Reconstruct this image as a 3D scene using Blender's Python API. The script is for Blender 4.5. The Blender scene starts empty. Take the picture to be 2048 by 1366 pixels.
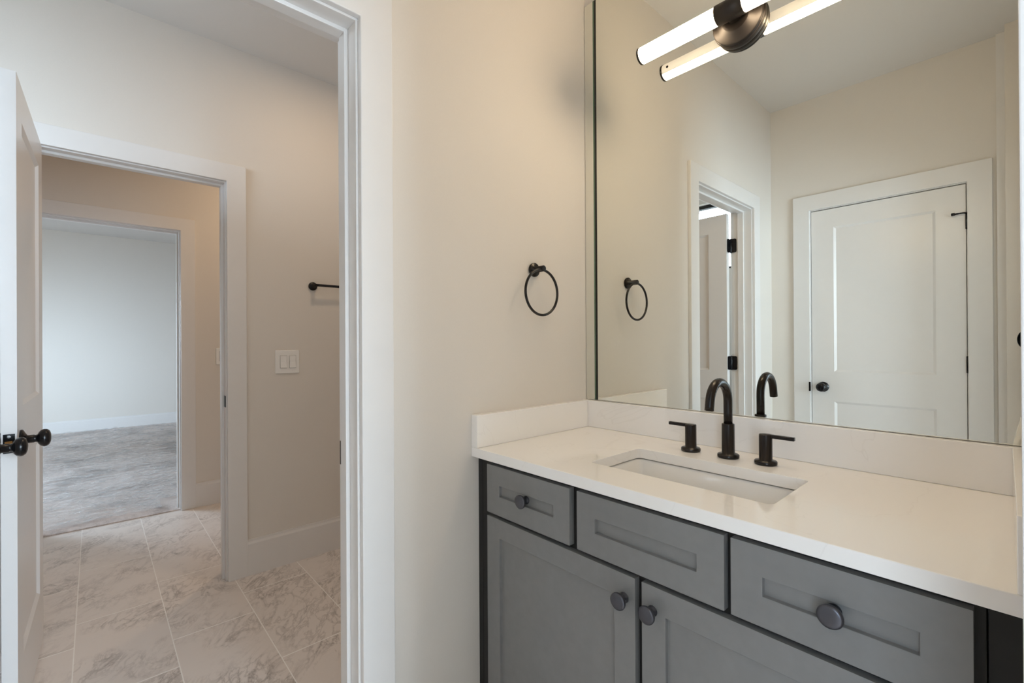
import bpy, bmesh, math, random
from mathutils import Vector, Matrix, noise
random.seed(7)
scene = bpy.context.scene
COL = scene.collection
PI = math.pi

# ---------------------------------------------------------------- camera
CX, CY, CZ = 1.1616, -1.4480, 1.235
YAW, PITCH, ROLL, FPX = 0.8360, 0.0020, -0.0057, 923.97
def make_camera():
    rt = Vector((math.cos(YAW), math.sin(YAW), 0)); fw = Vector((-math.sin(YAW), math.cos(YAW), 0)); up = Vector((0, 0, 1))
    upp = up*math.cos(PITCH) - fw*math.sin(PITCH)
    fwp = up*math.sin(PITCH) + fw*math.cos(PITCH)
    r = rt*math.cos(ROLL) + upp*math.sin(ROLL)
    u = -rt*math.sin(ROLL) + upp*math.cos(ROLL)
    cd = bpy.data.cameras.new('view_camera'); cd.sensor_width = 36; cd.lens = FPX/2048*36; cd.clip_start = 0.01
    ob = bpy.data.objects.new('view_camera', cd); COL.objects.link(ob)
    m = Matrix.Identity(4)
    for i in range(3):
        m[i][0] = r[i]; m[i][1] = u[i]; m[i][2] = -fwp[i]; m[i][3] = (CX, CY, CZ)[i]
    ob.matrix_world = m
    scene.camera = ob
make_camera()

# ---------------------------------------------------------------- colour management, sky, lights
scene.view_settings.view_transform = 'Standard'
scene.view_settings.look = 'None'
scene.view_settings.gamma = 1
scene.view_settings.use_curve_mapping = False
scene.view_settings.exposure = 0.40
scene.cycles.max_bounces = 16
scene.cycles.diffuse_bounces = 8
scene.cycles.glossy_bounces = 8
scene.cycles.transmission_bounces = 8
scene.cycles.transparent_max_bounces = 12
scene.cycles.sample_clamp_indirect = 4.0
scene.cycles.blur_glossy = 0.5
scene.cycles.use_denoising = True

w = bpy.data.worlds.new('sky'); scene.world = w; w.use_nodes = True
w.node_tree.nodes['Background'].inputs[0].default_value = (0.80, 0.90, 1.0, 1)
w.node_tree.nodes['Background'].inputs[1].default_value = 3.0

DAY = (0.68, 0.83, 1.0); WARM = (1.0, 0.78, 0.58)
def area(name, loc, direction, sx, sy, power, color, spread=180):
    ld = bpy.data.lights.new(name, 'AREA'); ld.shape = 'RECTANGLE'; ld.size = sx; ld.size_y = sy
    ld.energy = power; ld.color = color; ld.spread = math.radians(spread)
    o = bpy.data.objects.new(name, ld); COL.objects.link(o); o.location = loc
    o.rotation_euler = Vector(direction).to_track_quat('-Z', 'Y').to_euler()
    return o
# daylight at the windows of the rooms
area('daylight_passage_window', (-0.90, -2.80, 2.15), (0, 0.75, -0.65), 0.9, 0.6, 21, DAY)
area('daylight_bedroom_window', (-5.3, -4.15, 1.45), (-0.66, 0.75, -0.22), 1.6, 1.2, 15, (0.62, 0.80, 1.0), 62)
area('daylight_bedroom_window_side', (-6.2, -4.15, 1.45), (2.85, 2.65, -1.40), 1.4, 1.2, 30, (0.66, 0.82, 1.0), 75)
area('daylight_entry_window', (3.86, -0.50, 1.4), (-1, -0.27, -0.04), 1.0, 1.9, 108, DAY)
area('daylight_entry_back_window', (2.45, -4.15, 1.5), (-0.28, 1, -0.05), 1.5, 1.7, 46, (0.64, 0.80, 1.0))

# ---------------------------------------------------------------- materials
def nodes(name):
    m = bpy.data.materials.new(name); m.use_nodes = True
    nt = m.node_tree; b = nt.nodes['Principled BSDF']
    return m, nt, b
def coords(nt, scale=(1, 1, 1), rot=(0, 0, 0), kind='Object'):
    tc = nt.nodes.new('ShaderNodeTexCoord'); mp = nt.nodes.new('ShaderNodeMapping')
    mp.inputs['Scale'].default_value = scale; mp.inputs['Rotation'].default_value = rot
    nt.links.new(tc.outputs[kind], mp.inputs[0]); return mp.outputs[0]
def noise_tex(nt, vec, scale, detail=4, rough=0.5, dist=0.0):
    n = nt.nodes.new('ShaderNodeTexNoise'); n.inputs['Scale'].default_value = scale; n.inputs['Detail'].default_value = detail
    n.inputs['Roughness'].default_value = rough; n.inputs['Distortion'].default_value = dist
    nt.links.new(vec, n.inputs['Vector']); return n
def ramp(nt, fac, stops):
    r = nt.nodes.new('ShaderNodeValToRGB'); e = r.color_ramp.elements
    while len(e) < len(stops): e.new(0.5)
    for k, (p, c) in enumerate(stops): e[k].position = p; e[k].color = c if len(c) == 4 else (*c, 1)
    nt.links.new(fac, r.inputs[0]); return r
def bump(nt, b, height, strength, dist=0.002):
    bp = nt.nodes.new('ShaderNodeBump'); bp.inputs['Strength'].default_value = strength; bp.inputs['Distance'].default_value = dist
    nt.links.new(height, bp.inputs['Height']); nt.links.new(bp.outputs[0], b.inputs['Normal'])
def painted(name, col, rough, spec=0.5, bump_s=0.0, var=0.02, scale=60, metallic=0.0):
    m, nt, b = nodes(name)
    v = coords(nt); n = noise_tex(nt, v, scale, 3)
    c0 = tuple(max(0, x*(1-var)) for x in col); c1 = tuple(min(1, x*(1+var)) for x in col)
    r = ramp(nt, n.outputs[0], [(0.3, c0), (0.7, c1)]); nt.links.new(r.outputs[0], b.inputs['Base Color'])
    b.inputs['Roughness'].default_value = rough; b.inputs['Specular IOR Level'].default_value = spec
    b.inputs['Metallic'].default_value = metallic
    if bump_s: bump(nt, b, n.outputs[0], bump_s)
    return m
M = {}
M['wall'] = painted('wall_paint', (0.725, 0.682, 0.630), 0.62, 0.3, 0.05, 0.008, 220)
M['ceiling'] = painted('ceiling_paint', (0.70, 0.68, 0.655), 0.8, 0.2, 0.05, 0.008, 220)
M['trim'] = painted('trim_paint', (0.755, 0.735, 0.718), 0.28, 0.5, 0.0, 0.006, 20)
M['cabinet'] = painted('cabinet_paint', (0.205, 0.205, 0.203), 0.24, 0.5, 0.02, 0.03, 40)
M['frame_shade'] = painted('cabinet_frame_shade', (0.018, 0.017, 0.016), 0.5, 0.3, 0.0, 0.03, 40)  # cabinet paint darkened: shade between the fronts put into the frame colour
M['cabinet_inside'] = painted('cabinet_shadow_gap', (0.03, 0.028, 0.026), 0.6, 0.3)
M['bronze'] = painted('black_bronze', (0.011, 0.0075, 0.006), 0.27, 0.38, 0.0, 0.15, 30, 0.1)
M['bronze_light'] = painted('oil_rubbed_bronze', (0.022, 0.016, 0.012), 0.48, 0.5, 0.0, 0.10, 30, 0.3)
M['knob_black'] = painted('black_knob_metal', (0.005, 0.005, 0.006), 0.20, 0.40, 0.0, 0.1, 30, 0.0)
M['knob_grey'] = painted('gunmetal_knob', (0.10, 0.10, 0.115), 0.32, 0.5, 0.0, 0.1, 30, 0.8)
M['porcelain'] = painted('sink_porcelain', (0.82, 0.81, 0.79), 0.08, 0.5, 0.0, 0.004, 10)
M['plastic'] = painted('switch_plastic', (0.85, 0.84, 0.82), 0.35, 0.5, 0.0, 0.004, 20)
M['gap_shade'] = painted('switch_gap_shade', (0.42, 0.40, 0.37), 0.5, 0.3)  # grey for the shadow line around the rockers, painted as colour
M['chrome'] = painted('brushed_nickel', (0.75, 0.73, 0.70), 0.2, 0.5, 0.0, 0.02, 30, 1.0)
M['brass'] = painted('brass_latch', (0.55, 0.36, 0.16), 0.25, 0.5, 0.0, 0.02, 30, 1.0)
M['grout'] = painted('grout', (0.95, 0.925, 0.90), 0.8, 0.2)
M['glass_dark'] = painted('lens_glass', (0.01, 0.01, 0.012), 0.03, 0.6)
M['edge_black'] = painted('mirror_edge_black', (0.006, 0.008, 0.006), 0.3, 0.4)
M['rubber'] = painted('black_rubber', (0.012, 0.012, 0.012), 0.5, 0.4)

def mk_quartz():
    m, nt, b = nodes('quartz'); v = coords(nt)
    n = noise_tex(nt, v, 2.2, 5, 0.5, 0.8)
    mt = nt.nodes.new('ShaderNodeMath'); mt.operation = 'SUBTRACT'; mt.inputs[1].default_value = 0.5; nt.links.new(n.outputs[0], mt.inputs[0])
    ab = nt.nodes.new('ShaderNodeMath'); ab.operation = 'ABSOLUTE'; nt.links.new(mt.outputs[0], ab.inputs[0])
    r = ramp(nt, ab.outputs[0], [(0.0, (0.872, 0.850, 0.826)), (0.004, (0.91, 0.89, 0.868))])
    nt.links.new(r.outputs[0], b.inputs['Base Color'])
    b.inputs['Roughness'].default_value = 0.06
    return m
M['quartz'] = mk_quartz()

def mk_mirror():
    m, nt, b = nodes('mirror_silver')
    nt.nodes.remove(b); out = nt.nodes['Material Output']
    g = nt.nodes.new('ShaderNodeBsdfGlossy'); g.inputs['Color'].default_value = (0.845, 0.86, 0.815, 1); g.inputs['Roughness'].default_value = 0.0
    nt.links.new(g.outputs[0], out.inputs['Surface']); return m
M['mirror'] = mk_mirror()
M['mirror_edge'] = painted('green_glass_edge', (0.10, 0.17, 0.11), 0.12, 0.6)

def mk_tile():
    m, nt, b = nodes('marble_tile'); v = coords(nt, (1, 1, 1), (0, 0, math.radians(32)))
    at = nt.nodes.new('ShaderNodeAttribute'); at.attribute_name = 'tile_shift'
    ad = nt.nodes.new('ShaderNodeVectorMath'); ad.operation = 'ADD'
    nt.links.new(v, ad.inputs[0]); nt.links.new(at.outputs['Vector'], ad.inputs[1])
    mp = nt.nodes.new('ShaderNodeMapping'); mp.inputs['Scale'].default_value = (1.0, 1.9, 1.0); nt.links.new(ad.outputs[0], mp.inputs[0])
    base = (0.775, 0.715, 0.675)
    def ridge(scale, detail, dist, w0, w1, dark):
        n1 = noise_tex(nt, mp.outputs[0], scale, detail, 0.62, dist)
        s = nt.nodes.new('ShaderNodeMath'); s.operation = 'SUBTRACT'; s.inputs[1].default_value = 0.5; nt.links.new(n1.outputs[0], s.inputs[0])
        a = nt.nodes.new('ShaderNodeMath'); a.operation = 'ABSOLUTE'; nt.links.new(s.outputs[0], a.inputs[0])
        return ramp(nt, a.outputs[0], [(0.0, (dark, dark*0.965, dark*0.94)), (w0, (0.80, 0.79, 0.785)), (w1, (1, 1, 1))])
    r1 = ridge(3.6, 8, 0.8, 0.007, 0.040, 0.58); r2 = ridge(9.0, 7, 0.6, 0.010, 0.050, 0.70)
    n2 = noise_tex(nt, ad.outputs[0], 3.4, 4, 0.55)
    mask = ramp(nt, n2.outputs[0], [(0.40, (0.0, 0.0, 0.0)), (0.58, (1, 1, 1))])
    mm = nt.nodes.new('ShaderNodeMix'); mm.data_type = 'RGBA'; mm.blend_type = 'MULTIPLY'; mm.inputs['Factor'].default_value = 1.0
    nt.links.new(r1.outputs[0], mm.inputs['A']); nt.links.new(r2.outputs[0], mm.inputs['B'])
    mx = nt.nodes.new('ShaderNodeMix'); mx.data_type = 'RGBA'; mx.blend_type = 'MULTIPLY'
    nt.links.new(mask.outputs[0], mx.inputs['Factor'])
    mx.inputs['A'].default_value = (*base, 1); nt.links.new(mm.outputs['Result'], mx.inputs['B'])
    nt.links.new(mx.outputs['Result'], b.inputs['Base Color']); b.inputs['Roughness'].default_value = 0.30
    return m
M['tile'] = mk_tile()

def mk_carpet():
    m, nt, b = nodes('carpet'); v = coords(nt)
    n1 = noise_tex(nt, v, 170, 4, 0.7); n2 = noise_tex(nt, v, 2.2, 3, 0.5); n3 = noise_tex(nt, v, 30, 5, 0.7)
    mx = nt.nodes.new('ShaderNodeMath'); mx.operation = 'MULTIPLY_ADD'; mx.inputs[1].default_value = 0.45
    nt.links.new(n1.outputs[0], mx.inputs[0]); nt.links.new(n2.outputs[0], mx.inputs[2])
    m3 = nt.nodes.new('ShaderNodeMath'); m3.operation = 'MULTIPLY_ADD'; m3.inputs[1].default_value = 0.5
    nt.links.new(n3.outputs[0], m3.inputs[0]); nt.links.new(mx.outputs[0], m3.inputs[2])
    r = ramp(nt, m3.outputs[0], [(0.70, (0.34, 0.285, 0.26)), (1.15, (0.80, 0.70, 0.65))])
    nt.links.new(r.outputs[0], b.inputs['Base Color']); b.inputs['Roughness'].default_value = 0.95; b.inputs['Specular IOR Level'].default_value = 0.1
    bump(nt, b, n1.outputs[0], 0.8, 0.01); return m
M['carpet'] = mk_carpet()

def mk_film():
    m, nt, b = nodes('plastic_film'); nt.nodes.remove(b); out = nt.nodes['Material Output']
    v = coords(nt, (1.0, 0.35, 1.0), (0, 0, 0.35))
    n = noise_tex(nt, v, 26, 6, 0.65, 0.8)
    bp = nt.nodes.new('ShaderNodeBump'); bp.inputs['Strength'].default_value = 1.0; bp.inputs['Distance'].default_value = 0.02
    nt.links.new(n.outputs[0], bp.inputs['Height'])
    g = nt.nodes.new('ShaderNodeBsdfGlossy'); g.inputs['Roughness'].default_value = 0.22; nt.links.new(bp.outputs[0], g.inputs['Normal'])
    d = nt.nodes.new('ShaderNodeBsdfDiffuse'); d.inputs[0].default_value = (0.80, 0.81, 0.82, 1); nt.links.new(bp.outputs[0], d.inputs['Normal'])
    t = nt.nodes.new('ShaderNodeBsdfTransparent')
    m1 = nt.nodes.new('ShaderNodeMixShader'); m1.inputs[0].default_value = 0.45; nt.links.new(d.outputs[0], m1.inputs[1]); nt.links.new(g.outputs[0], m1.inputs[2])
    r = ramp(nt, n.outputs[0], [(0.38, (0.08, 0.08, 0.08)), (0.62, (0.55, 0.55, 0.55))])
    m2 = nt.nodes.new('ShaderNodeMixShader'); nt.links.new(r.outputs[0], m2.inputs[0])
    nt.links.new(t.outputs[0], m2.inputs[1]); nt.links.new(m1.outputs[0], m2.inputs[2]); nt.links.new(m2.outputs[0], out.inputs['Surface'])
    return m
M['film'] = mk_film()

def mk_emit(name, col, strength):
    m, nt, b = nodes(name)
    b.inputs['Base Color'].default_value = (0.9, 0.88, 0.85, 1); b.inputs['Roughness'].default_value = 0.3
    b.inputs['Emission Color'].default_value = (*col, 1); b.inputs['Emission Strength'].default_value = strength
    return m
M['tube_light'] = mk_emit('lit_acrylic', (1.0, 0.78, 0.52), 32.0)
M['glowing_back'] = mk_emit('dim_back_of_acrylic', (1.0, 0.78, 0.58), 0.42)
M['lamp_disc'] = mk_emit('lit_lamp_disc', (1.0, 0.78, 0.55), 10.0)

def mk_pane():
    m, nt, b = nodes('window_pane'); nt.nodes.remove(b); out = nt.nodes['Material Output']
    t = nt.nodes.new('ShaderNodeBsdfTransparent'); t.inputs[0].default_value = (0.95, 0.97, 0.97, 1)
    g = nt.nodes.new('ShaderNodeBsdfGlossy'); g.inputs['Roughness'].default_value = 0.01
    mx = nt.nodes.new('ShaderNodeMixShader'); mx.inputs[0].default_value = 0.06
    nt.links.new(t.outputs[0], mx.inputs[1]); nt.links.new(g.outputs[0], mx.inputs[2]); nt.links.new(mx.outputs[0], out.inputs['Surface']); return m
M['pane'] = mk_pane()

# ---------------------------------------------------------------- mesh helpers
class MB:
    def __init__(self): self.bm = bmesh.new(); self.smooth = False
    def box(self, x0, x1, y0, y1, z0, z1):
        v = [self.bm.verts.new(p) for p in ((x0, y0, z0), (x1, y0, z0), (x1, y1, z0), (x0, y1, z0), (x0, y0, z1), (x1, y0, z1), (x1, y1, z1), (x0, y1, z1))]
        for f in ((3, 2, 1, 0), (4, 5, 6, 7), (0, 1, 5, 4), (1, 2, 6, 5), (2, 3, 7, 6), (3, 0, 4, 7)): self.bm.faces.new([v[i] for i in f])
        return self
    def lathe(self, origin, axis, profile, n=32, cap=True):
        """profile = [(distance along axis, radius)...]"""
        a = Vector(axis).normalized(); q = a.to_track_quat('Z', 'Y'); o = Vector(origin); rings = []
        for d, r in profile:
            rings.append([self.bm.verts.new(o + q @ Vector((max(r, 1e-5)*math.cos(2*PI*i/n), max(r, 1e-5)*math.sin(2*PI*i/n), d))) for i in range(n)])
        for r0, r1 in zip(rings, rings[1:]):
            for i in range(n):
                f = self.bm.faces.new((r0[i], r0[(i+1) % n], r1[(i+1) % n], r1[i])); f.smooth = True
        if cap:
            self.bm.faces.new(list(reversed(rings[0]))); self.bm.faces.new(rings[-1])
        return self
    def tube(self, pts, r, n=16, closed=False, cap=True):
        P_ = [Vector(p) for p in pts]; rings = []; N = len(P_); up = None
        for i, p in enumerate(P_):
            if closed: t = (P_[(i+1) % N] - P_[i-1]).normalized()
            else: t = (P_[min(i+1, N-1)] - P_[max(i-1, 0)]).normalized()
            if up is None:
                up = Vector((0, 0, 1)) if abs(t.z) < 0.9 else Vector((1, 0, 0))
            s = t.cross(up).normalized(); up = s.cross(t).normalized()
            rr = r[i] if isinstance(r, (list, tuple)) else r
            rings.append([self.bm.verts.new(p + (s*math.cos(2*PI*k/n) + up*math.sin(2*PI*k/n))*rr) for k in range(n)])
        pairs = list(zip(rings, rings[1:])) + ([(rings[-1], rings[0])] if closed else [])
        for r0, r1 in pairs:
            for k in range(n):
                f = self.bm.faces.new((r0[k], r0[(k+1) % n], r1[(k+1) % n], r1[k])); f.smooth = True
        if not closed and cap:
            self.bm.faces.new(list(reversed(rings[0]))); self.bm.faces.new(rings[-1])
        return self
    def prism(self, loop, vec):
        """extrude a closed 3-D polygon along vec"""
        v = Vector(vec); a = [self.bm.verts.new(p) for p in loop]; b = [self.bm.verts.new(Vector(p)+v) for p in loop]; n = len(a)
        self.bm.faces.new(a); self.bm.faces.new(list(reversed(b)))
        for i in range(n): self.bm.faces.new((a[i], b[i], b[(i+1) % n], a[(i+1) % n]))
        return self
    def panelled(self, wd, ht, th, panels, depth, cham, both=True):
        """slab in local x 0..wd, z 0..ht, front at y=0 facing -y; rectangular panels (x0,x1,z0,z1) sunk into its face"""
        xs = sorted({0, wd, *[p[0] for p in panels], *[p[1] for p in panels]}); zs = sorted({0, ht, *[p[2] for p in panels], *[p[3] for p in panels]})
        bm = self.bm
        def side(y, sgn):
            V = lambda x, z, yy: bm.verts.new((x, yy, z))
            def face(c):
                vs = [V(*q) for q in c]
                bm.faces.new(vs if sgn > 0 else list(reversed(vs)))
            for xa, xb in zip(xs, xs[1:]):
                for za, zb in zip(zs, zs[1:]):
                    hit = next((p for p in panels if p[0] <= xa+1e-6 and p[1] >= xb-1e-6 and p[2] <= za+1e-6 and p[3] >= zb-1e-6), None)
                    if hit is None: face(((xa, za, y), (xb, za, y), (xb, zb, y), (xa, zb, y)))
            for x0, x1, z0, z1 in panels:
                yi = y + sgn*depth; c = cham
                o = ((x0, z0), (x1, z0), (x1, z1), (x0, z1)); i = ((x0+c, z0+c), (x1-c, z0+c), (x1-c, z1-c), (x0+c, z1-c))
                for k in range(4):
                    k2 = (k+1) % 4
                    face(((o[k][0], o[k][1], y), (o[k2][0], o[k2][1], y), (i[k2][0], i[k2][1], yi), (i[k][0], i[k][1], yi)))
                face(tuple((a, b, yi) for a, b in i))
        side(0, 1)
        if both: side(th, -1)
        else:
            v = [bm.verts.new(p) for p in ((0, th, 0), (0, th, ht), (wd, th, ht), (wd, th, 0))]; bm.faces.new(v)
        for loop in (((0, 0, 0), (0, 0, ht), (0, th, ht), (0, th, 0)), ((wd, 0, 0), (wd, th, 0), (wd, th, ht), (wd, 0, ht)), ((0, 0, ht), (wd, 0, ht), (wd, th, ht), (0, th, ht)), ((0, 0, 0), (0, th, 0), (wd, th, 0), (wd, 0, 0))):
            bm.faces.new([bm.verts.new(p) for p in loop])
        bmesh.ops.remove_doubles(bm, verts=bm.verts, dist=1e-5)
        return self
    def build(self, name, mat, parent=None, bevel=0.0, mtx=None, segs=2, normals=True):
        if normals: bmesh.ops.recalc_face_normals(self.bm, faces=self.bm.faces)
        me = bpy.data.meshes.new(name); self.bm.to_mesh(me); self.bm.free()
        mats = mat if isinstance(mat, (list, tuple)) else [mat]
        for mm in mats: me.materials.append(mm)
        o = bpy.data.objects.new(name, me); COL.objects.link(o)
        if mtx is not None: o.matrix_world = mtx
        if parent is not None:
            o.parent = parent
            if mtx is None: o.matrix_parent_inverse = parent_world(parent).inverted()
            else: o.matrix_parent_inverse = Matrix.Identity(4); o.matrix_basis = mtx
        if bevel:
            b = o.modifiers.new('edge', 'BEVEL'); b.width = bevel; b.segments = segs; b.limit_method = 'ANGLE'; b.angle_limit = math.radians(40)
            b.harden_normals = False
        return o
def parent_world(o):
    m = o.matrix_basis.copy()
    if o.parent: m = parent_world(o.parent) @ o.matrix_parent_inverse @ m
    return m
def tag(o, label=None, cat=None, group=None, kind=None):
    if label: o['label'] = label
    if cat: o['category'] = cat
    if group: o['group'] = group
    if kind: o['kind'] = kind
    return o
def empty(name, loc, label, cat, group=None, kind=None):
    o = bpy.data.objects.new(name, None); COL.objects.link(o); o.location = loc; o.empty_display_size = 0.05
    return tag(o, label, cat, group, kind)
def struct(mb, name, mat, label=None, cat=None, bevel=0.0, parent=None):
    o = mb.build(name, mat, parent, bevel)
    if parent is None: tag(o, label, cat, kind='structure')
    return o

# ---------------------------------------------------------------- measurements
W = 1.1849            # right end of the vanity alcove at its front
H = 2.805             # ceiling
YB = -2.0286          # wall facing the mirror
XP = -1.622           # wall of the passage with the second doorway
XH = -3.051           # hall wall with the third doorway
XBED = -7.811         # far bedroom wall
WT = 0.115            # wall thickness
DH = 2.076            # top of the door openings
CT = 0.018            # casing thickness
CW = 0.090            # casing width
ZC, SPL, CD, CTH, ST = 0.9082, 0.1016, 0.5727, 0.0291, 0.030   # counter height, splash height, depth, thickness, splash thickness

# ---------------------------------------------------------------- setting: walls
def wall_x(name, x0, x1, ya, yb, opens, label, h=H):
    """wall thick in x, running in y, with door openings (y0, y1, z1)"""
    m = MB(); cur = ya
    for o in sorted(opens):
        y0, y1, z0, z1 = o
        m.box(x0, x1, cur, y0, 0, h); m.box(x0, x1, y0, y1, z1, h)
        if z0 > 0: m.box(x0, x1, y0, y1, 0, z0)
        cur = y1
    m.box(x0, x1, cur, yb, 0, h)
    return struct(m, name, M['wall'], label, 'wall')
def wall_y(name, y0, y1, xa, xb, opens, label, h=H):
    m = MB(); cur = xa
    for o in sorted(opens):
        x0, x1, z0, z1 = o
        m.box(cur, x0, y0, y1, 0, h); m.box(x0, x1, y0, y1, z1, h)
        if z0 > 0: m.box(x0, x1, y0, y1, 0, z0)
        cur = x1
    m.box(cur, xb, y0, y1, 0, h)
    return struct(m, name, M['wall'], label, 'wall')
J = 0.022   # jamb board thickness
# opening clear faces
D1a, D1b = -1.682, -0.942      # first doorway (left wall)
D2a, D2b = -1.665, -0.943      # second doorway
D3a, D3b = -1.760, -0.978      # third doorway
DBa, DBb = 0.236, 0.962        # door facing the mirror (x range)
DEa, DEb = -1.750, -0.815      # doorway on the right where the camera stands
wall_x('wall_left', -WT, 0, YB-WT, 0, [(D1a-J, D1b+J, 0, DH+J)], 'cream painted wall carrying the black towel ring')
wall_y('wall_mirror_side', 0.0, 0.12, -WT, 1.32, [], 'cream painted wall behind the large vanity mirror')
wall_y('wall_rear', YB-WT, YB, 0, 1.32, [(DBa-J, DBb+J, 0, DH+J)], 'cream wall with closed white door, seen in the mirror')
mw = MB(); mw.box(1.190, 1.305, DEb+J, 0, 0, H); mw.box(1.190, 1.305, -1.75, DEb+J, DH+J, H)
struct(mw, 'wall_right', M['wall'], 'narrow cream wall at the right end of the vanity', 'wall')
mw = MB(); mw.box(1.1065, 1.190, YB, -1.93, 0, H); mw.box(1.190, 1.305, YB-WT, -1.75, 0, H)
struct(mw, 'wall_right_return', M['wall'], 'cream wall return at right of the closed door in the mirror', 'wall')
# passage, hall, bedroom
wall_x('wall_passage', XP-WT, XP, -2.60, 0.60, [(D2a-J, D2b+J, 0, DH+J)], 'cream passage wall with towel bar and double switch')
wall_x('wall_hall', XH-WT, XH, -2.60, 0.60, [(D3a-J, D3b+J, 0, DH+J)], 'hall wall around the opening to the carpeted bedroom')
wall_y('wall_passage_window_side', -2.72, -2.60, XP, -WT, [(-1.35, -0.45, 1.86, 2.46)], 'passage wall with a high window, seen in the mirror')
wall_y('wall_hall_left', -2.72, -2.60, XH, XP-WT, [], 'end wall of the hall, left side')
wall_y('wall_passage_right', 0.60, 0.72, XP-WT, -WT, [], 'end wall of the passage, right side')
wall_y('wall_hall_right', 0.60, 0.72, XH, XP-WT, [], 'end wall of the hall, right side')
mw = MB(); mw.box(-WT, 0, 0.0, 0.60, 0, H); struct(mw, 'wall_passage_stub', M['wall'], 'passage wall beyond the mirror wall', 'wall')
mw = MB(); mw.box(-WT, 0, -2.60, YB-WT, 0, H); struct(mw, 'wall_passage_rear', M['wall'], 'passage wall beside the window wall', 'wall')
wall_x('wall_bedroom', XBED-0.12, XBED, -4.0, 1.6, [], 'pale bluish far wall of the carpeted bedroom', 2.823)
wall_y('wall_bedroom_window_side', -4.12, -4.0, XBED, XH-WT, [(-7.0, -4.2, 0.7, 2.3)], 'bedroom wall with the daylight window', 2.823)
wall_y('wall_bedroom_right', 1.6, 1.72, XBED, XH-WT, [], 'right end wall of the bedroom', 2.823)
mw = MB(); mw.box(XH-WT, XH, -4.0, -2.60, 0, 2.823); mw.box(XH-WT, XH, 0.60, 1.6, 0, 2.823); struct(mw, 'wall_bedroom_near', M['wall'], 'bedroom wall on either side of the hall', 'wall')
# entry room behind the camera
wall_x('wall_entry_window_side', 3.70, 3.82, -4.0, 0.3, [(-1.15, 0.05, 0.40, 2.45)], 'entry room wall with a window behind the camera')
wall_y('wall_entry_left', 0.18, 0.30, 1.305, 3.70, [], 'entry room wall behind the vanity side')
wall_y('wall_entry_right', -4.12, -4.0, 1.305, 3.70, [(1.65, 3.25, 0.6, 2.4)], 'entry room wall far behind the camera')
mw = MB(); mw.box(1.305, 1.32, -4.0, YB, 0, H); struct(mw, 'wall_entry_near', M['wall'], 'entry room wall beside the doorway', 'wall')
mw = MB(); mw.box(-WT, -0.0, -3.2, -2.60, 0, H); mw.box(0, 1.305, -3.32, -3.2, 0, H); mw.box(0, 1.305, -3.2, YB-WT, H-0.2, H)  # unseen box added behind the closed door against sky light leaks
struct(mw, 'wall_light_block', M['wall'], 'unseen walls added behind the closed door to keep sky light out', 'wall')
# ceilings
struct(MB().box(-WT, 1.32, YB-WT, 0.12, H, H+0.1), 'ceiling', M['ceiling'], 'white ceiling of the vanity room, seen in the mirror', 'ceiling')
struct(MB().box(XP-WT, -WT, -2.6, 0.6, 2.795, H+0.1), 'ceiling_passage', M['ceiling'], 'grey white ceiling of the passage', 'ceiling')
struct(MB().box(XH-WT, XP-WT, -2.6, 0.6, 2.795, H+0.1), 'ceiling_hall', M['ceiling'], 'ceiling of the hall', 'ceiling')
struct(MB().box(XBED, XH-WT, -4.0, 1.6, 2.823, H+0.12), 'ceiling_bedroom', M['ceiling'], 'ceiling of the bedroom', 'ceiling')
struct(MB().box(1.305, 3.7, -4.0, 0.18, H, H+0.1), 'ceiling_entry', M['ceiling'], 'ceiling of the entry room', 'ceiling')

# ---------------------------------------------------------------- floors
def tile_floor():
    bm = bmesh.new(); lay = bm.verts.layers.float_vector.new('tile_shift')
    step_y, step_x, g = 0.3040, 0.634, 0.0019
    y_ref, x_ref = -1.5130, 0.466           # first column starts below y_ref
    ends = (-3.062, 0.0)
    def add(x0, x1, y0, y1, z0, z1, sh, mi):
        vs = [bm.verts.new(p) for p in ((x0, y0, z0), (x1, y0, z0), (x1, y1, z0), (x0, y1, z0), (x0, y0, z1), (x1, y0, z1), (x1, y1, z1), (x0, y1, z1))]
        for v in vs: v[lay] = sh
        for f in ((3, 2, 1, 0), (4, 5, 6, 7), (0, 1, 5, 4), (1, 2, 6, 5), (2, 3, 7, 6), (3, 0, 4, 7)):
            fc = bm.faces.new([vs[i] for i in f]); fc.material_index = mi
    add(-3.062, 3.7, -4.0, 0.6, -0.05, -0.0003, (0, 0, 0), 1)
    for k in range(-8, 9):
        ya = y_ref + (k-1)*step_y; yb = ya + step_y
        if yb < -4.0 or ya > 0.6: continue
        off = x_ref - 0.2113*k
        i0 = int((-3.2-off)/step_x) - 2
        for i in range(i0, i0+14):
            xa = off + i*step_x; xb = xa + step_x
            xa2, xb2 = max(xa, -3.062), min(xb, 3.7)
            if xb2 - xa2 < 0.01: continue
            sh = (random.uniform(0, 40), random.uniform(0, 40), random.uniform(0, 9))
            add(xa2+g*1.5, xb2-g*1.5, max(ya, -4.0)+g, min(yb, 0.6)-g, -0.02, 0.0, sh, 0)
    me = bpy.data.meshes.new('floor'); bm.to_mesh(me); bm.free()
    me.materials.append(M['tile']); me.materials.append(M['grout'])
    o = bpy.data.objects.new('floor', me); COL.objects.link(o)
    tag(o, 'large veined marble look floor tiles laid in a staggered pattern', 'floor', kind='structure')
tile_floor()
def carpet_floor():
    m = MB(); bm = m.bm
    m.box(XBED, -3.062, -4.0, 1.6, -0.05, 0.006)
    return struct(m, 'floor_bedroom_carpet', M['carpet'], 'grey brown carpet of the bedroom floor', 'carpet')
carpet_floor()

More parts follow.
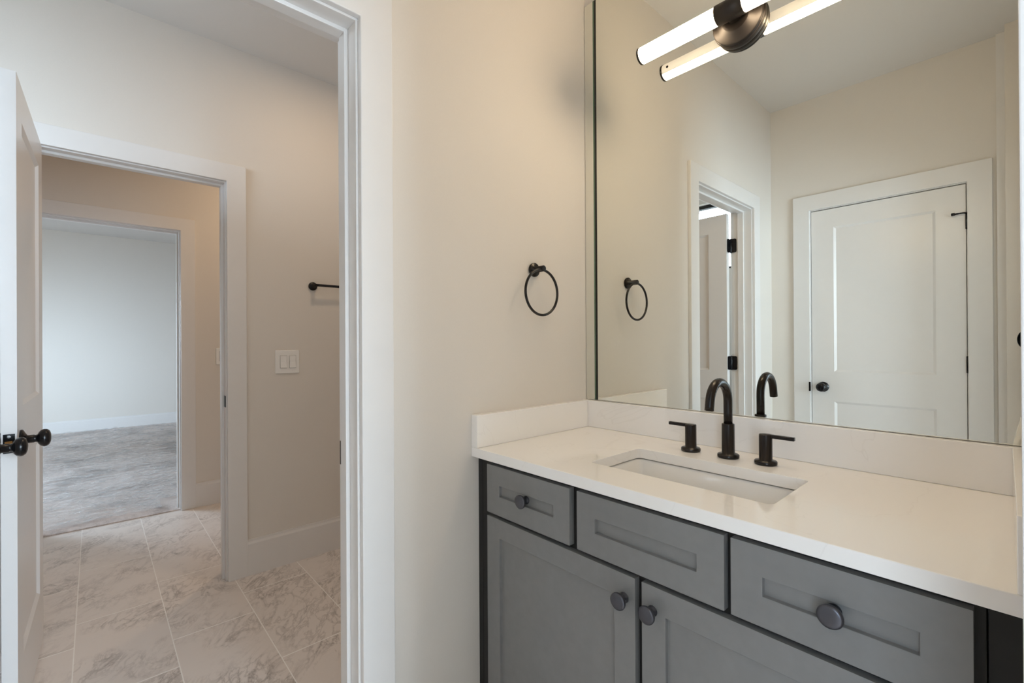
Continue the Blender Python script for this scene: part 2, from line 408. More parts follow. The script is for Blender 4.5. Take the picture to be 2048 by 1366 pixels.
# ---------------------------------------------------------------- trim
def casing_x(name, xw, side, ya, yb, h, label, jamb_x0, jamb_x1, stop_x0, stop_x1, both=True, cw=CW, other=True):
    """door frame for an opening in an x-wall: jambs, stops and flat casing on both faces"""
    root = empty(name, (xw, (ya+yb)/2, 0), label, 'door frame', kind='structure')
    m = MB()
    m.box(jamb_x0, jamb_x1, ya-J, ya, 0, h); m.box(jamb_x0, jamb_x1, yb, yb+J, 0, h); m.box(jamb_x0, jamb_x1, ya-J, yb+J, h, h+J)
    m.build('jamb', M['trim'], root, 0.001)
    s = 0.011; m = MB()
    m.box(stop_x0, stop_x1, ya, ya+s, 0, h); m.box(stop_x0, stop_x1, yb-s, yb, 0, h); m.box(stop_x0, stop_x1, ya+s, yb-s, h-s, h)
    m.build('door_stop_strip', M['trim'], root, 0.001)
    rv = 0.006
    faces = [(jamb_x1, 1)] + ([(jamb_x0, -1)] if other else [])
    for xf, sg in faces:
        m = MB(); xa, xb = sorted((xf, xf + sg*CT))
        m.prism([(xa, ya-rv-cw, 0), (xa, ya-rv, 0), (xa, ya-rv, h+rv), (xa, yb+rv, h+rv), (xa, yb+rv, 0), (xa, yb+rv+cw, 0), (xa, yb+rv+cw, h+rv+cw), (xa, ya-rv-cw, h+rv+cw)], (xb-xa, 0, 0))
        m.build('casing', M['trim'], root, 0.0025)
    return root
t1 = casing_x('trim_1', 0, 1, D1a, D1b, DH, 'white door frame between the vanity wall and the passage', -WT, 0.0, -0.082, -0.047)
t2 = casing_x('trim_2', XP, 1, D2a, D2b, DH, 'white door frame in the passage wall left of the towel bar', XP-WT, XP, XP-0.078, XP-0.040)
t3 = casing_x('trim_3', XH, 1, D3a, D3b, DH, 'white door frame leading into the carpeted bedroom', XH-WT, XH, XH-0.09, XH-0.055)
# strike plates on the latch side
MB().box(-0.112, -0.084, D1b-0.0015, D1b+0.001, 0.90, 0.965).build('strike_plate', M['knob_black'], t1, 0.0005)
MB().box(XP-0.038, XP+0.002, D2b-0.0015, D2b+0.001, 0.906, 0.965).build('strike_plate', M['knob_black'], t2, 0.0005)
# right-hand doorway: casing seen as a sliver at the edge of the frame
te = empty('trim_4', (1.19, (DEa+DEb)/2, 0), 'pale door casing edge at the far right of the picture', 'door frame', kind='structure')
MB().box(1.1600, 1.190, DEb+0.005, DEb+0.093, 0, DH+0.1).build('casing', M['trim'], te, 0.0015)
MB().box(1.190, 1.305, DEb, DEb+J, 0, DH).build('jamb', M['trim'], te, 0.001)
# corner board beside the rear door (mirror only)
struct(MB().box(1.0745, 1.1064, YB, YB+0.02, 0, H), 'trim_5', M['trim'], 'narrow white corner board right of the door in the mirror', 'trim')
# rear door frame
tr = empty('trim_6', ((DBa+DBb)/2, YB, 0), 'white frame around the closed door in the mirror', 'door frame', kind='structure')
m = MB(); m.box(DBa-J, DBa, YB-WT, YB, 0, DH); m.box(DBb, DBb+J, YB-WT, YB, 0, DH); m.box(DBa-J, DBb+J, YB-WT, YB, DH, DH+J)
m.build('jamb', M['trim'], tr, 0.001)
m = MB(); ys0, ys1 = YB-0.072, YB-0.0375
m.box(DBa, DBa+0.011, ys0, ys1, 0, DH); m.box(DBb-0.011, DBb, ys0, ys1, 0, DH); m.box(DBa+0.011, DBb-0.011, ys0, ys1, DH-0.011, DH)
m.build('door_stop_strip', M['trim'], tr, 0.001)
m = MB(); rv = 0.003; cw = 0.094
hc = DH+rv+0.099; m.prism([(DBa-rv-cw, YB, 0), (DBa-rv, YB, 0), (DBa-rv, YB, DH+rv), (DBb+rv, YB, DH+rv), (DBb+rv, YB, 0), (DBb+rv+cw, YB, 0), (DBb+rv+cw, YB, hc), (DBa-rv-cw, YB, hc)], (0, CT, 0))
m.build('casing', M['trim'], tr, 0.0025)
# baseboards
def base_x(name, xf, sg, ya, yb, h, label):
    m = MB(); x1 = xf + sg*0.015; x2 = xf + sg*0.009
    m.prism([(xf, ya, 0), (x1, ya, 0), (x1, ya, h-0.022), (x2, ya, h-0.010), (x2, ya, h), (xf, ya, h)], (0, yb-ya, 0))
    return struct(m, name, M['trim'], label, 'baseboard')
base_x('baseboard_passage', XP, 1, D2b+0.006+CW, 0.6, 0.189, 'tall white baseboard under the double switch')
base_x('baseboard_hall', XH, 1, D3b+0.006+CW, 0.6, 0.181, 'white baseboard at right of the bedroom doorway')
base_x('baseboard_bedroom', XBED, 1, -4.0, 1.6, 0.172, 'white baseboard along the far bedroom wall')

# ---------------------------------------------------------------- window (passage, seen through the mirror)
def window(name, frame_boxes, pane_boxes, label):
    r = empty(name, frame_boxes[0][0:6:2], label, 'window', kind='structure')
    m = MB()
    for b in frame_boxes: m.box(*b)
    m.build('window_frame', M['rubber'], r, 0.002)
    for b in pane_boxes: MB().box(*b).build('pane', M['pane'], r)
fy0, fy1 = -2.70, -2.65
window('window_1', [(-1.35, -0.45, fy0, fy1, 1.86, 1.885), (-1.35, -0.45, fy0, fy1, 2.43, 2.46), (-1.35, -1.325, fy0, fy1, 1.86, 2.46), (-0.475, -0.45, fy0, fy1, 1.86, 2.46), (-0.600, -0.575, fy0, fy1, 1.86, 2.46)],
       [(-1.325, -0.60, -2.678, -2.674, 1.885, 2.43), (-0.575, -0.475, -2.678, -2.674, 1.885, 2.43)], 'high black framed window seen above the open door in the mirror')
fx0, fx1 = 3.74, 3.78
window('window_2', [(fx0, fx1, -1.15, 0.05, 0.40, 0.44), (fx0, fx1, -1.15, 0.05, 2.41, 2.45), (fx0, fx1, -1.15, -1.11, 0.40, 2.45), (fx0, fx1, 0.01, 0.05, 0.40, 2.45)],
       [(3.758, 3.762, -1.11, 0.01, 0.44, 2.41)], 'tall window of the entry room behind the camera')
window('window_4', [(1.65, 3.25, -4.08, -4.04, 0.6, 0.64), (1.65, 3.25, -4.08, -4.04, 2.36, 2.4), (1.65, 1.69, -4.08, -4.04, 0.6, 2.4), (3.21, 3.25, -4.08, -4.04, 0.6, 2.4)],
       [(1.69, 3.21, -4.062, -4.058, 0.64, 2.36)], 'wide window of the entry room far behind the camera')
window('window_3', [(-7.0, -4.2, -4.08, -4.04, 0.7, 0.74), (-7.0, -4.2, -4.08, -4.04, 2.26, 2.3), (-7.0, -6.96, -4.08, -4.04, 0.7, 2.3), (-4.24, -4.2, -4.08, -4.04, 0.7, 2.3), (-5.62, -5.58, -4.08, -4.04, 0.7, 2.3)],
       [(-6.96, -5.62, -4.062, -4.058, 0.74, 2.26), (-5.58, -4.24, -4.062, -4.058, 0.74, 2.26)], 'wide window of the bedroom, out of sight')

# ---------------------------------------------------------------- doors
def knob_profile():
    return [(0, 0.031), (0.004, 0.032), (0.007, 0.030), (0.012, 0.020), (0.016, 0.0125), (0.031, 0.0125), (0.033, 0.011), (0.038, 0.012),
            (0.041, 0.019), (0.046, 0.0250), (0.053, 0.0280), (0.060, 0.0270), (0.066, 0.022), (0.069, 0.013), (0.070, 0.002)]
def door_leaf(name, wd, ht, th, mtx, label, knob_x, hinges=(), knob_z=0.94, sides=(1, -1)):
    """leaf in local x 0..wd (hinge at 0), front face y=0; knob near x=knob_x"""
    r = empty(name, (0, 0, 0), label, 'door', kind='structure'); r.matrix_world = mtx; r.matrix_basis = mtx
    st = 0.121
    pan = [(st, wd-st, 0.225, 0.853-0.012), (st, wd-st, 1.040-0.012, 1.957-0.012)]
    MB().panelled(wd, ht, th, pan, 0.009, 0.013).build('leaf', M['trim'], r, 0.0012, Matrix.Identity(4))
    for s in sides:
        y = 0 if s > 0 else th
        MB().lathe((knob_x, y, knob_z), (0, -s, 0), knob_profile(), 36).build('door_knob', M['knob_black'], r, 0, Matrix.Identity(4))
    lp = MB(); ex = wd
    lp.box(ex-0.0005, ex+0.0012, th/2-0.0125, th/2+0.0125, knob_z-0.029, knob_z+0.029)
    pl = lp.build('latch_plate', M['knob_black'], r, 0.0006, Matrix.Identity(4))
    MB().prism([(ex+0.001, th/2-0.008, knob_z-0.008), (ex+0.011, th/2-0.008, knob_z-0.008), (ex+0.001, th/2+0.008, knob_z-0.008)], (0, 0, 0.016)).build('latch', M['brass'], r, 0.0008, Matrix.Identity(4))
    for sx in (0.021, -0.021):
        MB().lathe((ex+0.0012, th/2, knob_z+sx), (1, 0, 0), [(0, 0.0042), (0.0012, 0.0038)], 16).build('screw', M['chrome'], r, 0, Matrix.Identity(4))
    return r
def frame_m(origin, xdir, ydir):
    x = Vector(xdir).normalized(); y = Vector(ydir).normalized(); z = x.cross(y)
    m = Matrix.Identity(4)
    for i in range(3): m[i][0] = x[i]; m[i][1] = y[i]; m[i][2] = z[i]; m[i][3] = origin[i]
    return m
# local frame must be right handed with z up: xdir x ydir = +z
A1 = math.radians(2.0)
# door 2: hinged on the left jamb of the second doorway, swung open toward us (leaf along +x)
dx = Vector((1, -0.018, 0)).normalized()
door2 = door_leaf('door_2', 0.712, 2.06, 0.034, frame_m((-1.608, -1.645, 0.012), dx, (-dx.y, dx.x, 0)), 'open white panel door whose edge faces us at the far left', 0.712-0.062, knob_z=0.925, sides=(1, -1))
# door 1: hinged on the far jamb of the first doorway, swung into the passage (leaf along -x); +y face shows in the mirror
door1 = door_leaf('door_1', 0.735, 2.06, 0.034, frame_m((-0.140, -1.641, 0.012), (-math.cos(A1), -math.sin(A1), 0), (math.sin(A1), -math.cos(A1), 0)), 'open white panel door with black hinges reflected in the mirror', 0.735-0.062, knob_z=0.925)
# door 3: closed door facing the mirror, hinge at right (x = DBb)
door3 = door_leaf('door_3', DBb-DBa-0.006, 2.06, 0.034, frame_m((DBb-0.003, YB-0.002, 0.010), (-1, 0, 0), (0, -1, 0)), 'closed white two panel door facing the mirror', DBb-DBa-0.006-0.062, knob_z=0.93)
# hinges
def hinge(parent, origin, a, b, z, nrm_a, nrm_b):
    """two rounded leaves either side of a vertical pin; a and b are unit directions from the pin"""
    for d, n in ((a, nrm_a), (b, nrm_b)):
        d = Vector(d); n = Vector(n); o = Vector(origin); wl, hl, c = 0.036, 0.090, 0.010
        pts = []
        ring = [(0, -hl/2), (wl-c, -hl/2)] + [(wl-c+c*math.sin(t*PI/8), -hl/2+c-c*math.cos(t*PI/8)) for t in range(1, 5)] + [(wl-c+c*math.cos(t*PI/8), hl/2-c+c*math.sin(t*PI/8)) for t in range(0, 4)] + [(wl-c, hl/2), (0, hl/2)]
        for u, v in ring: pts.append(o + d*u + Vector((0, 0, z+v)) )
        MB().prism(pts, n*0.002).build('hinge', M['knob_black'], parent, 0)
    MB().lathe(Vector(origin)+Vector((0, 0, z-0.048)), (0, 0, 1), [(0, 0.003), (0.003, 0.0055), (0.093, 0.0055), (0.096, 0.003)], 16).build('hinge_pin', M['knob_black'], parent, 0)
for z in (1.862, 1.092, 0.30):
    hinge(door1, (-0.128, -1.679, 0), (1, 0, 0), (-0.25, 0.97, 0), z, (0, 1, 0), (1, 0.25, 0))
    MB().lathe((DBb+0.001, YB+0.004, z-0.046+0.01), (0, 0, 1), [(0, 0.003), (0.002, 0.0062), (0.090, 0.0062), (0.092, 0.003)], 16).build('hinge', M['knob_black'], door3, 0)
# spring stop on the upper hinge pin of door 3
sp = MB(); zz = 1.9125
sp.tube([(DBb+0.001, YB+0.012, zz), (DBb-0.012, YB+0.022, zz), (DBb-0.030, YB+0.026, zz-0.001)], 0.004, 10)
sp.lathe((DBb-0.030, YB+0.026, zz-0.001), (-1, 0.05, -0.03), [(0, 0.0045), (0.014, 0.0045), (0.014, 0.008), (0.028, 0.008), (0.029, 0.005)], 16)
sp.build('hinge_stop', M['knob_black'], door3)
MB().box(DBa-0.011, DBa-0.001, YB+CT-0.004, YB+CT+0.0015, 0.908, 0.968).build('strike_plate', M['knob_black'], tr, 0.0005)

# ---------------------------------------------------------------- vanity cabinet
FY = -0.545                     # face frame front
DY = -0.563                     # drawer and door fronts
cab = empty('vanity_cabinet', (0.6, -0.27, 0), 'dark grey shaker vanity cabinet under the white countertop', 'cabinet')
XR = 1.186
m = MB()
m.box(0.002, 0.020, FY+0.02, -0.005, 0.10, 0.866); m.box(XR-0.018, XR, FY+0.02, -0.005, 0.10, 0.866); m.box(0.020, XR-0.018, FY+0.02, -0.005, 0.10, 0.118); m.box(0.020, XR-0.018, -0.02, -0.005, 0.118, 0.866)
m.box(0.002, XR, FY+0.08, FY+0.095, 0.0, 0.10)
m.build('carcass', M['cabinet'], cab, 0.0008)
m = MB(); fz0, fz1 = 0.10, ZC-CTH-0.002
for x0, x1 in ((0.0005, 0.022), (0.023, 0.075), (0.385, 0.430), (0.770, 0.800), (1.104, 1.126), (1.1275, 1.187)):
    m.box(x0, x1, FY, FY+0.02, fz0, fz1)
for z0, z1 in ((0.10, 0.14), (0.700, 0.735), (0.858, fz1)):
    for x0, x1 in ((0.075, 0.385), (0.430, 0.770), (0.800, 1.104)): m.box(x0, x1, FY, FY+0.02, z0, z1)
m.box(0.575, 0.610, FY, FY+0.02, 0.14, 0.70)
m.build('face_frame', M['frame_shade'], cab, 0.0008)
def cab_knob(parent, x, z, y):
    MB().lathe((x, y, z), (0, -1, 0), [(0, 0.011), (0.002, 0.0115), (0.004, 0.0085), (0.014, 0.0085), (0.018, 0.0150), (0.022, 0.0185), (0.026, 0.0190), (0.0285, 0.0182), (0.0300, 0.0150), (0.0312, 0.008), (0.0315, 0.0005)], 40).build('knob', M['knob_grey'], parent)
def front(name, x0, x1, z0, z1, inset, knob=None):
    mtx = Matrix.Translation((x0, DY, z0))
    o = MB().panelled(x1-x0, z1-z0, 0.0185, [(inset, x1-x0-inset, inset, z1-z0-inset)], 0.0095, 0.0008, both=False).build(name, M['cabinet'], cab, 0.0009)
    o.matrix_parent_inverse = parent_world(cab).inverted(); o.matrix_basis = mtx
    if knob: cab_knob(o, knob[0], knob[1], knob[2])
    return o
PD = DY+0.0095
zt0, zt1 = 0.7225, 0.8665
front('drawer', 0.0655, 0.394, zt0, zt1, 0.056, (0.2285, 0.7945, PD))
front('drawer', 0.418, 0.7785, zt0, zt1, 0.0545)
front('drawer', 0.791, 1.114, zt0, zt1, 0.0550, (0.9525, 0.7945, PD))
front('cabinet_door', 0.0655, 0.583, 0.115, 0.711, 0.056, (0.5555, 0.659, DY))
front('cabinet_door', 0.600, 1.114, 0.115, 0.711, 0.056, (0.6265, 0.659, DY))

# ---------------------------------------------------------------- countertop with sink opening
top = empty('countertop', (0.6, -0.29, ZC), 'white quartz countertop with backsplash over the grey vanity', 'countertop')
def rrect(x0, x1, y0, y1, r, n=5):
    pts = []
    for cx, cy, a0 in ((x1-r, y1-r, 0), (x0+r, y1-r, 90), (x0+r, y0+r, 180), (x1-r, y0+r, 270)):
        for k in range(n+1):
            a = math.radians(a0 + 90*k/n); pts.append((cx+r*math.cos(a), cy+r*math.sin(a)))
    return pts
SX0, SX1, SY0, SY1 = 0.369, 0.824, -0.447, -0.209
def slab():
    m = MB(); bm = m.bm
    outer = [(0.0005, -CD), (1.1845, -CD), (1.1845, -0.0005), (0.0005, -0.0005)]; inner = rrect(SX0, SX1, SY0, SY1, 0.014)
    for z in (ZC, ZC-CTH):
        vo = [bm.verts.new((x, y, z)) for x, y in outer]; vi = [bm.verts.new((x, y, z)) for x, y in inner]
        es = [bm.edges.new((vo[i], vo[(i+1) % len(vo)])) for i in range(len(vo))] + [bm.edges.new((vi[i], vi[(i+1) % len(vi)])) for i in range(len(vi))]
        bmesh.ops.triangle_fill(bm, use_beauty=True, use_dissolve=False, edges=es)
        if z == ZC: to, ti = vo, vi
        else: bo, bi = vo, vi
    for a, b in ((to, bo), (ti, bi)):
        for i in range(len(a)): bm.faces.new((a[i], a[(i+1) % len(a)], b[(i+1) % len(a)], b[i]))
    return m.build('slab', M['quartz'], top, 0.0015)
slab()
zs0, zs1 = ZC+0.0004, ZC+SPL
MB().box(0.0005, 1.1845, -ST, -0.0005, zs0, zs1).build('backsplash', M['quartz'], top, 0.0012)
MB().box(0.0005, ST, -CD, -ST-0.0006, zs0, zs1).build('side_splash', M['quartz'], top, 0.0012)
m = MB(); m.prism([(1.145, -ST-0.0006, zs0), (1.1548, -CD, zs0), (1.1848, -CD, zs0), (1.1848, -ST-0.0006, zs0)], (0, 0, SPL-0.0004)); m.build('side_splash', M['quartz'], top, 0.0012)

# ---------------------------------------------------------------- sink
sink = empty('sink', (0.597, -0.328, 0.74), 'white undermount rectangular sink set below the countertop', 'sink')
def basin():
    m = MB(); bm = m.bm
    def loop(e, z, r): return [bm.verts.new((x, y, z)) for x, y in rrect(SX0-e, SX1+e, SY0-e, SY1+e, r, 6)]
    zr = ZC-CTH-0.0035
    spec = [(0.022, zr-0.012, 0.03), (0.022, zr, 0.03), (0.003, zr, 0.022), (-0.001, zr-0.004, 0.022), (-0.006, zr-0.06, 0.028), (-0.012, zr-0.105, 0.035), (-0.024, zr-0.124, 0.04), (-0.045, zr-0.132, 0.045), (-0.10, zr-0.136, 0.012)]
    L_ = [loop(*s) for s in spec]
    for a, b in zip(L_, L_[1:]):
        for i in range(len(a)):
            f = bm.faces.new((a[i], a[(i+1) % len(a)], b[(i+1) % len(a)], b[i])); f.smooth = True
    bm.faces.new(L_[-1])
    # outside shell
    sp2 = [(0.022, zr-0.012, 0.03), (0.008, zr-0.014, 0.03), (0.002, zr-0.10, 0.04), (-0.02, zr-0.145, 0.05)]
    K = [loop(*s) for s in sp2]
    for a, b in zip(K, K[1:]):
        for i in range(len(a)):
            f = bm.faces.new((a[i], a[(i+1) % len(a)], b[(i+1) % len(a)], b[i])); f.smooth = True
    bm.faces.new(K[-1])
    m.build('basin', M['porcelain'], sink)
    MB().lathe((0.597, -0.328, zr-0.1365), (0, 0, 1), [(0, 0.026), (0.002, 0.026), (0.003, 0.024), (0.0015, 0.018), (0.004, 0.016), (0.0055, 0.010), (0.006, 0.001)], 32).build('drain', M['bronze'], sink)
basin()

# ---------------------------------------------------------------- faucet
fa = empty('faucet', (0.603, -0.127, ZC), 'black bronze widespread faucet with two lever handles behind the sink', 'faucet')
FX, FYY, FZ = 0.6035, -0.126, ZC+0.0003
sp = MB().lathe((FX, FYY, FZ), (0, 0, 1), [(0, 0.0275), (0.002, 0.0285), (0.008, 0.0285), (0.010, 0.027), (0.011, 0.0168), (0.093, 0.0168), (0.0945, 0.0160), (0.0955, 0.012)], 40).build('spout_body', M['bronze'], fa)
R_ = 0.0560; zt = FZ+0.158
pts = [(FX, FYY, FZ+0.093), (FX, FYY, FZ+0.125)]
for k in range(0, 25):
    a = math.radians(k*172/24); pts.append((FX, FYY-R_+R_*math.cos(a), zt+R_*math.sin(a)))
e = Vector(pts[-1]); d_ = (Vector(pts[-1])-Vector(pts[-2])).normalized(); pts.append(tuple(e+d_*0.012)); pts.append(tuple(e+d_*0.024))
MB().tube(pts, 0.0118, 24).build('spout', M['bronze'], fa)
tip = Vector(pts[-1])
MB().lathe(tip-d_*0.002, d_, [(0, 0.0090), (0.003, 0.0090), (0.0032, 0.004)], 24).build('aerator', M['knob_black'], fa)
for hx, sg in ((0.494, -1), (0.7015, 1)):
    hb = MB().lathe((hx, -0.127, FZ), (0, 0, 1), [(0, 0.0265), (0.002, 0.0275), (0.008, 0.0275), (0.010, 0.026), (0.011, 0.0160), (0.0775, 0.0160), (0.0790, 0.0150), (0.0795, 0.001)], 40).build('handle', M['bronze'], fa)
    lv = MB()
    xa_, xb_ = sorted((hx+sg*0.004, hx+sg*0.0690)); lv.box(xa_, xb_, -0.127-0.0055, -0.127+0.0055, FZ+0.0705, FZ+0.0800)
    lv.build('lever', M['bronze'], hb, 0.0016, segs=3)

# ---------------------------------------------------------------- mirror
mir = empty('wall_mirror', (0.6, -0.005, 1.9), 'large frameless wall mirror above the white backsplash', 'mirror')
MZ0, MZ1 = ZC+SPL+0.0015, 2.56
MB().box(0.0600, 1.1830, -0.0062, -0.0060, MZ0, MZ1).build('mirror_glass', M['mirror'], mir)
m = MB(); m.box(0.0502, 0.0600, -0.0062, -0.0005, MZ0, MZ1); m.build('mirror_black_edge', M['edge_black'], mir)
m = MB(); m.box(0.0440, 0.0502, -0.0062, -0.0005, MZ0, MZ1); m.build('mirror_green_edge', M['mirror_edge'], mir)
m = MB(); m.box(0.0600, 1.1830, -0.0058, -0.0005, MZ0, MZ1); m.build('mirror_backing', M['mirror_edge'], mir)
MB().box(0.0030, 0.0440, -0.0045, -0.0005, MZ0, MZ1).build('side_strip', M['mirror'], mir)

# ---------------------------------------------------------------- vanity light
vl = empty('vanity_light', (0.598, -0.006, 2.195), 'lit two tube vanity light bar mounted on the mirror', 'wall lamp')
LX, LY, LZ = 0.598, -0.080, 2.195
MB().lathe((LX, -0.0066, LZ-0.004), (0, -1, 0), [(0, 0.074), (0.001, 0.075), (0.0150, 0.075), (0.0158, 0.0742), (0.0160, 0.0705), (0.0185, 0.0705), (0.0190, 0.0725), (0.0270, 0.0720), (0.0285, 0.0700), (0.0288, 0.058), (0.040, 0.040)], 64).build('canopy', M['bronze_light'], vl)
MB().lathe((LX, -0.040, LZ), (0, -1, 0), [(0, 0.022), (0.03, 0.022)], 32).build('stem', M['bronze_light'], vl)
MB().lathe((LX-0.0385, LY, LZ), (1, 0, 0), [(0, 0.024), (0.0005, 0.0285), (0.077-0.0005, 0.0285), (0.077, 0.024)], 48).build('hub', M['bronze_light'], vl)
def tube_half(x0, x1, name, a0, a1, r, mat, n=36, inner=None):
    m = MB(); bm = m.bm; prev = None
    for i in range(n+1):
        a = math.radians(a0 + (a1-a0)*i/n)
        v = [bm.verts.new((x, LY - r*math.cos(a), LZ + r*math.sin(a))) for x in (x0, x1)]
        if prev:
            f = bm.faces.new((prev[0], prev[1], v[1], v[0])); f.smooth = True
        prev = v
    for x in (x0, x1):
        bm.faces.new([bm.verts.new((x, LY - r*math.cos(math.radians(a0+(a1-a0)*i/n)), LZ + r*math.sin(math.radians(a0+(a1-a0)*i/n)))) for i in range(n+1)])
    return m
for x0, x1, xe in ((0.309, LX-0.0385, 0.305), (LX+0.0385, 0.887, 0.891)):
    # diffuser wraps the front and underside, dimly glowing acrylic closes the back
    tb = tube_half(x0, x1, 'tube', -146, 104, 0.0255, None).build('tube', M['tube_light'], vl)
    ch = tube_half(x0, x1, 'glowing_back', 104, 214, 0.0257, None).build('glowing_back', M['glowing_back'], vl)
    MB().lathe((min(x0, xe) if xe < x0 else x1, LY, LZ), (1, 0, 0), [(-0.003, 0.0270), (0.004, 0.0270)], 48).build('end_cap', M['bronze'], vl)
    xs = x0+0.022 if xe < x0 else x1-0.022
    a = math.radians(176)
    MB().lathe((xs, LY-0.0258*math.cos(a), LZ+0.0258*math.sin(a)), (0, 1, 0), [(-0.001, 0.0045), (0.0012, 0.0040)], 16).build('screw', M['bronze'], vl)

# ---------------------------------------------------------------- towel ring
rg = empty('towel_ring', (0, -0.294, 1.49), 'black bronze towel ring on the wall left of the mirror', 'towel ring')
MB().lathe((0.0003, -0.295, 1.4905), (1, 0, 0), [(0, 0.0235), (0.002, 0.0245), (0.008, 0.0245), (0.0095, 0.023), (0.010, 0.011), (0.052, 0.0105), (0.0535, 0.009)], 40).build('post', M['bronze'], rg)
ring = [(0.046, -0.299 + 0.0785*math.sin(2*PI*k/64), 1.4075 + 0.0785*math.cos(2*PI*k/64)) for k in range(64)]
MB().tube(ring, 0.0045, 14, closed=True).build('ring', M['bronze'], rg)

# ---------------------------------------------------------------- towel bar in the passage
bar = empty('towel_bar', (XP, -0.502, 1.569), 'black towel bar on the passage wall above the switches', 'towel bar')
bz = 1.569
for y in (-0.502, 0.108):
    MB().lathe((XP+0.0003, y, bz), (1, 0, 0), [(0, 0.0235), (0.003, 0.0245), (0.008, 0.0245), (0.0095, 0.023), (0.010, 0.011), (0.058, 0.0105), (0.060, 0.009)], 32).build('post', M['bronze'], bar)
MB().tube([(XP+0.052, -0.497, bz+0.003), (XP+0.052, 0.103, bz+0.003)], 0.0075, 16).build('rod', M['bronze'], bar)

# ---------------------------------------------------------------- light switches
def switch(name, x, y0, y1, z0, z1, rockers, label, cat):
    r = empty(name, (x, (y0+y1)/2, (z0+z1)/2), label, cat)
    b = MB().box(x+0.0003, x+0.0065, y0, y1, z0, z1).build('plate', M['plastic'], r, 0.0032, segs=3)
    zc = (z0+z1)/2
    for yc in rockers:
        MB().box(x+0.0060, x+0.0068, yc-0.0186, yc+0.0186, zc-0.0358, zc+0.0358).build('rocker_gap_shade', M['gap_shade'], r, 0.0003)
        MB().prism([(x+0.0070, yc-0.0170, zc-0.0340), (x+0.0115, yc-0.0170, zc-0.0335), (x+0.0075, yc-0.0170, zc), (x+0.0092, yc-0.0170, zc+0.0335), (x+0.0070, yc-0.0170, zc+0.0340)], (0, 0.034, 0)).build('rocker', M['plastic'], r, 0.0006)
        for dz in (0.050, -0.050):
            MB().lathe((x+0.0064, yc, zc+dz), (1, 0, 0), [(0, 0.0032), (0.0008, 0.0028)], 14).build('screw', M['plastic'], r)
switch('light_switch', XP, -0.705, -0.579, 1.068, 1.199, (-0.6635, -0.6150), 'white double rocker switch on the passage wall below the towel bar', 'light switch')
switch('light_switch', XH, -0.748, -0.668, 1.077, 1.205, (-0.708,), 'white switch plate half hidden behind the second door frame', 'light switch')

# ---------------------------------------------------------------- ceiling lamps of passage and hall
def ceiling_lamp(name, x, y, z, label, watts):
    r = empty(name, (x, y, z), label, 'ceiling lamp')
    MB().lathe((x, y, z-0.0005), (0, 0, -1), [(0, 0.095), (0.006, 0.095), (0.012, 0.085), (0.012, 0.070)], 48).build('lamp_ring', M['trim'], r)
    MB().lathe((x, y, z-0.010), (0, 0, -1), [(0, 0.0695), (0.003, 0.0695)], 48).build('lamp_disc', M['lamp_disc'], r)
    ld = bpy.data.lights.new('lamp_light', 'AREA'); ld.shape = 'DISK'; ld.size = 0.13; ld.energy = watts; ld.color = (1.0, 0.72, 0.46)
    o = bpy.data.objects.new('lamp_light', ld); COL.objects.link(o); o.parent = r; o.location = (0, 0, -0.018)
ceiling_lamp('ceiling_lamp', -0.90, -0.50, 2.795, 'round warm ceiling lamp of the passage, above the doorway', 3.6)
ceiling_lamp('ceiling_lamp', -2.35, -0.35, 2.795, 'round warm ceiling lamp of the hall, hidden by the passage wall', 5.2)

# ---------------------------------------------------------------- plastic film on the carpet
def film():
    bm = bmesh.new(); nx, ny = 190, 130; X0, X1, Y0, Y1 = -7.78, -3.12, -3.2, -0.1
    grid = {}
    for i in range(nx+1):
        for j in range(ny+1):
            x = X0+(X1-X0)*i/nx; y = Y0+(Y1-Y0)*j/ny
            p = Vector((x*2.2, y*6.0, 0)); h = 0.012 + 0.016*abs(noise.fractal(p, 1.0, 2.0, 4)) + 0.010*abs(noise.noise(Vector((x*10+y*16, y*2.5-x*2, 3))))
            grid[i, j] = bm.verts.new((x, y, h))
    for i in range(nx):
        for j in range(ny):
            x = X0+(X1-X0)*(i+.5)/nx; y = Y0+(Y1-Y0)*(j+.5)/ny
            edge = 0.03*noise.noise(Vector((y*3, x*3, 0)))
            if x > -3.39+edge and y > -1.08: continue
            if x > -3.16+edge*0.6-0.02*(y+1.2): continue
            f = bm.faces.new((grid[i, j], grid[i+1, j], grid[i+1, j+1], grid[i, j+1])); f.smooth = True
    bmesh.ops.delete(bm, geom=[v for v in bm.verts if not v.link_faces], context='VERTS')
    m = MB(); m.bm.free(); m.bm = bm
    return tag(m.build('protective_film', M['film'], normals=False), 'clear wrinkled plastic film spread over the bedroom carpet', 'plastic film')
film()

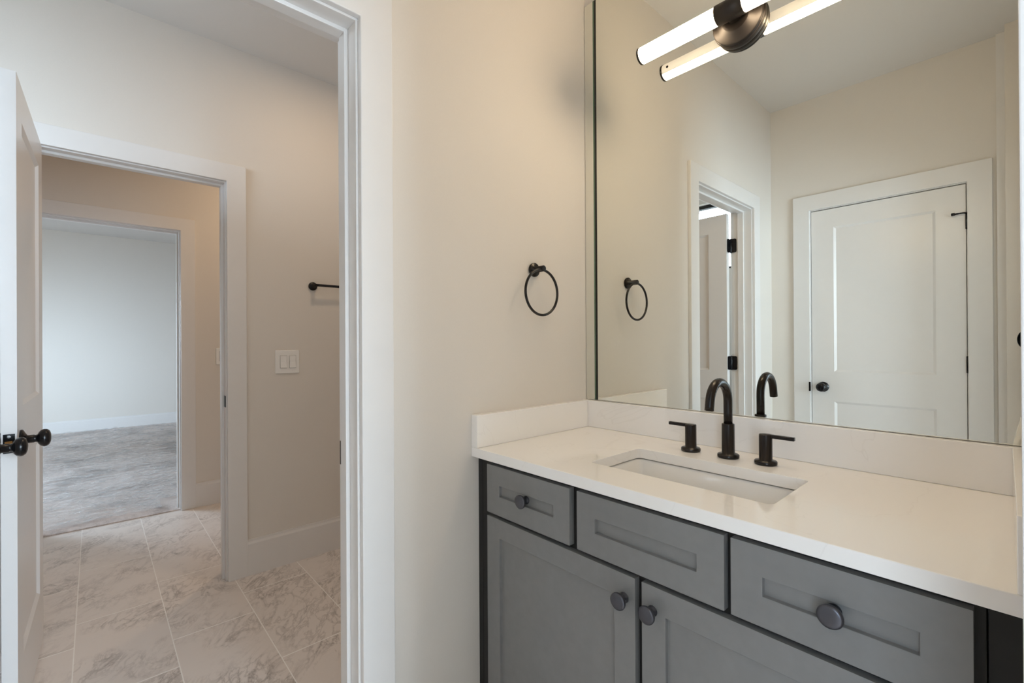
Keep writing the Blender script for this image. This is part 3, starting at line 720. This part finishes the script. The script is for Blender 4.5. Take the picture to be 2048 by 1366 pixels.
# ---------------------------------------------------------------- the photographer's camera, seen only in the mirror
pc = empty('photo_camera', (CX, CY, CZ), 'black camera whose round lens shows at the right edge of the mirror', 'camera')
fwv = Vector((-math.sin(YAW), math.cos(YAW), 0)); rtv = Vector((math.cos(YAW), math.sin(YAW), 0))
o_ = Vector((CX, CY, CZ)) - fwv*0.012
MB().lathe(o_, -fwv, [(0, 0.0380), (0.0, 0.0405), (0.016, 0.0405), (0.018, 0.038), (0.055, 0.037), (0.075, 0.035)], 48, cap=False).build('lens_barrel', M['rubber'], pc)
MB().lathe(o_-fwv*0.006, -fwv, [(0, 0.001), (0.002, 0.020), (0.008, 0.0345), (0.010, 0.0385)], 48).build('lens_glass', M['glass_dark'], pc)
bm_ = MB().box(-0.068, 0.068, -0.045, 0.0, -0.048, 0.045); bm_.box(-0.025, 0.025, -0.040, 0.008, 0.045, 0.066)
mt = Matrix.Identity(4)
for i in range(3): mt[i][0] = rtv[i]; mt[i][1] = fwv[i]; mt[i][2] = (0, 0, 1)[i]; mt[i][3] = (o_-fwv*0.075)[i] - pc.location[i]
b_ = bm_.build('camera_body', M['rubber'], pc, 0.006); b_.matrix_parent_inverse = Matrix.Identity(4); b_.matrix_basis = mt
hp = o_-fwv*0.095
tp = empty('tripod', (hp.x, hp.y, 0), 'black tripod under the camera, a leg showing in the mirror', 'tripod')
MB().lathe((hp.x, hp.y, CZ-0.0485), (0, 0, -1), [(0, 0.028), (0.012, 0.028), (0.014, 0.018), (0.05, 0.020), (0.055, 0.030), (0.085, 0.030), (0.09, 0.014), (0.40, 0.013)], 32).build('head', M['rubber'], tp)
for k in range(3):
    a = math.radians(12+120*k)
    s_ = Vector((hp.x, hp.y, CZ-0.16)) + Vector((math.cos(a), math.sin(a), 0))*0.03; f_ = Vector((hp.x+0.27*math.cos(a), hp.y+0.27*math.sin(a), 0.008))
    MB().tube([s_, s_.lerp(f_, 0.5), f_], [0.014, 0.011, 0.008], 12).build('leg', M['rubber'], tp)
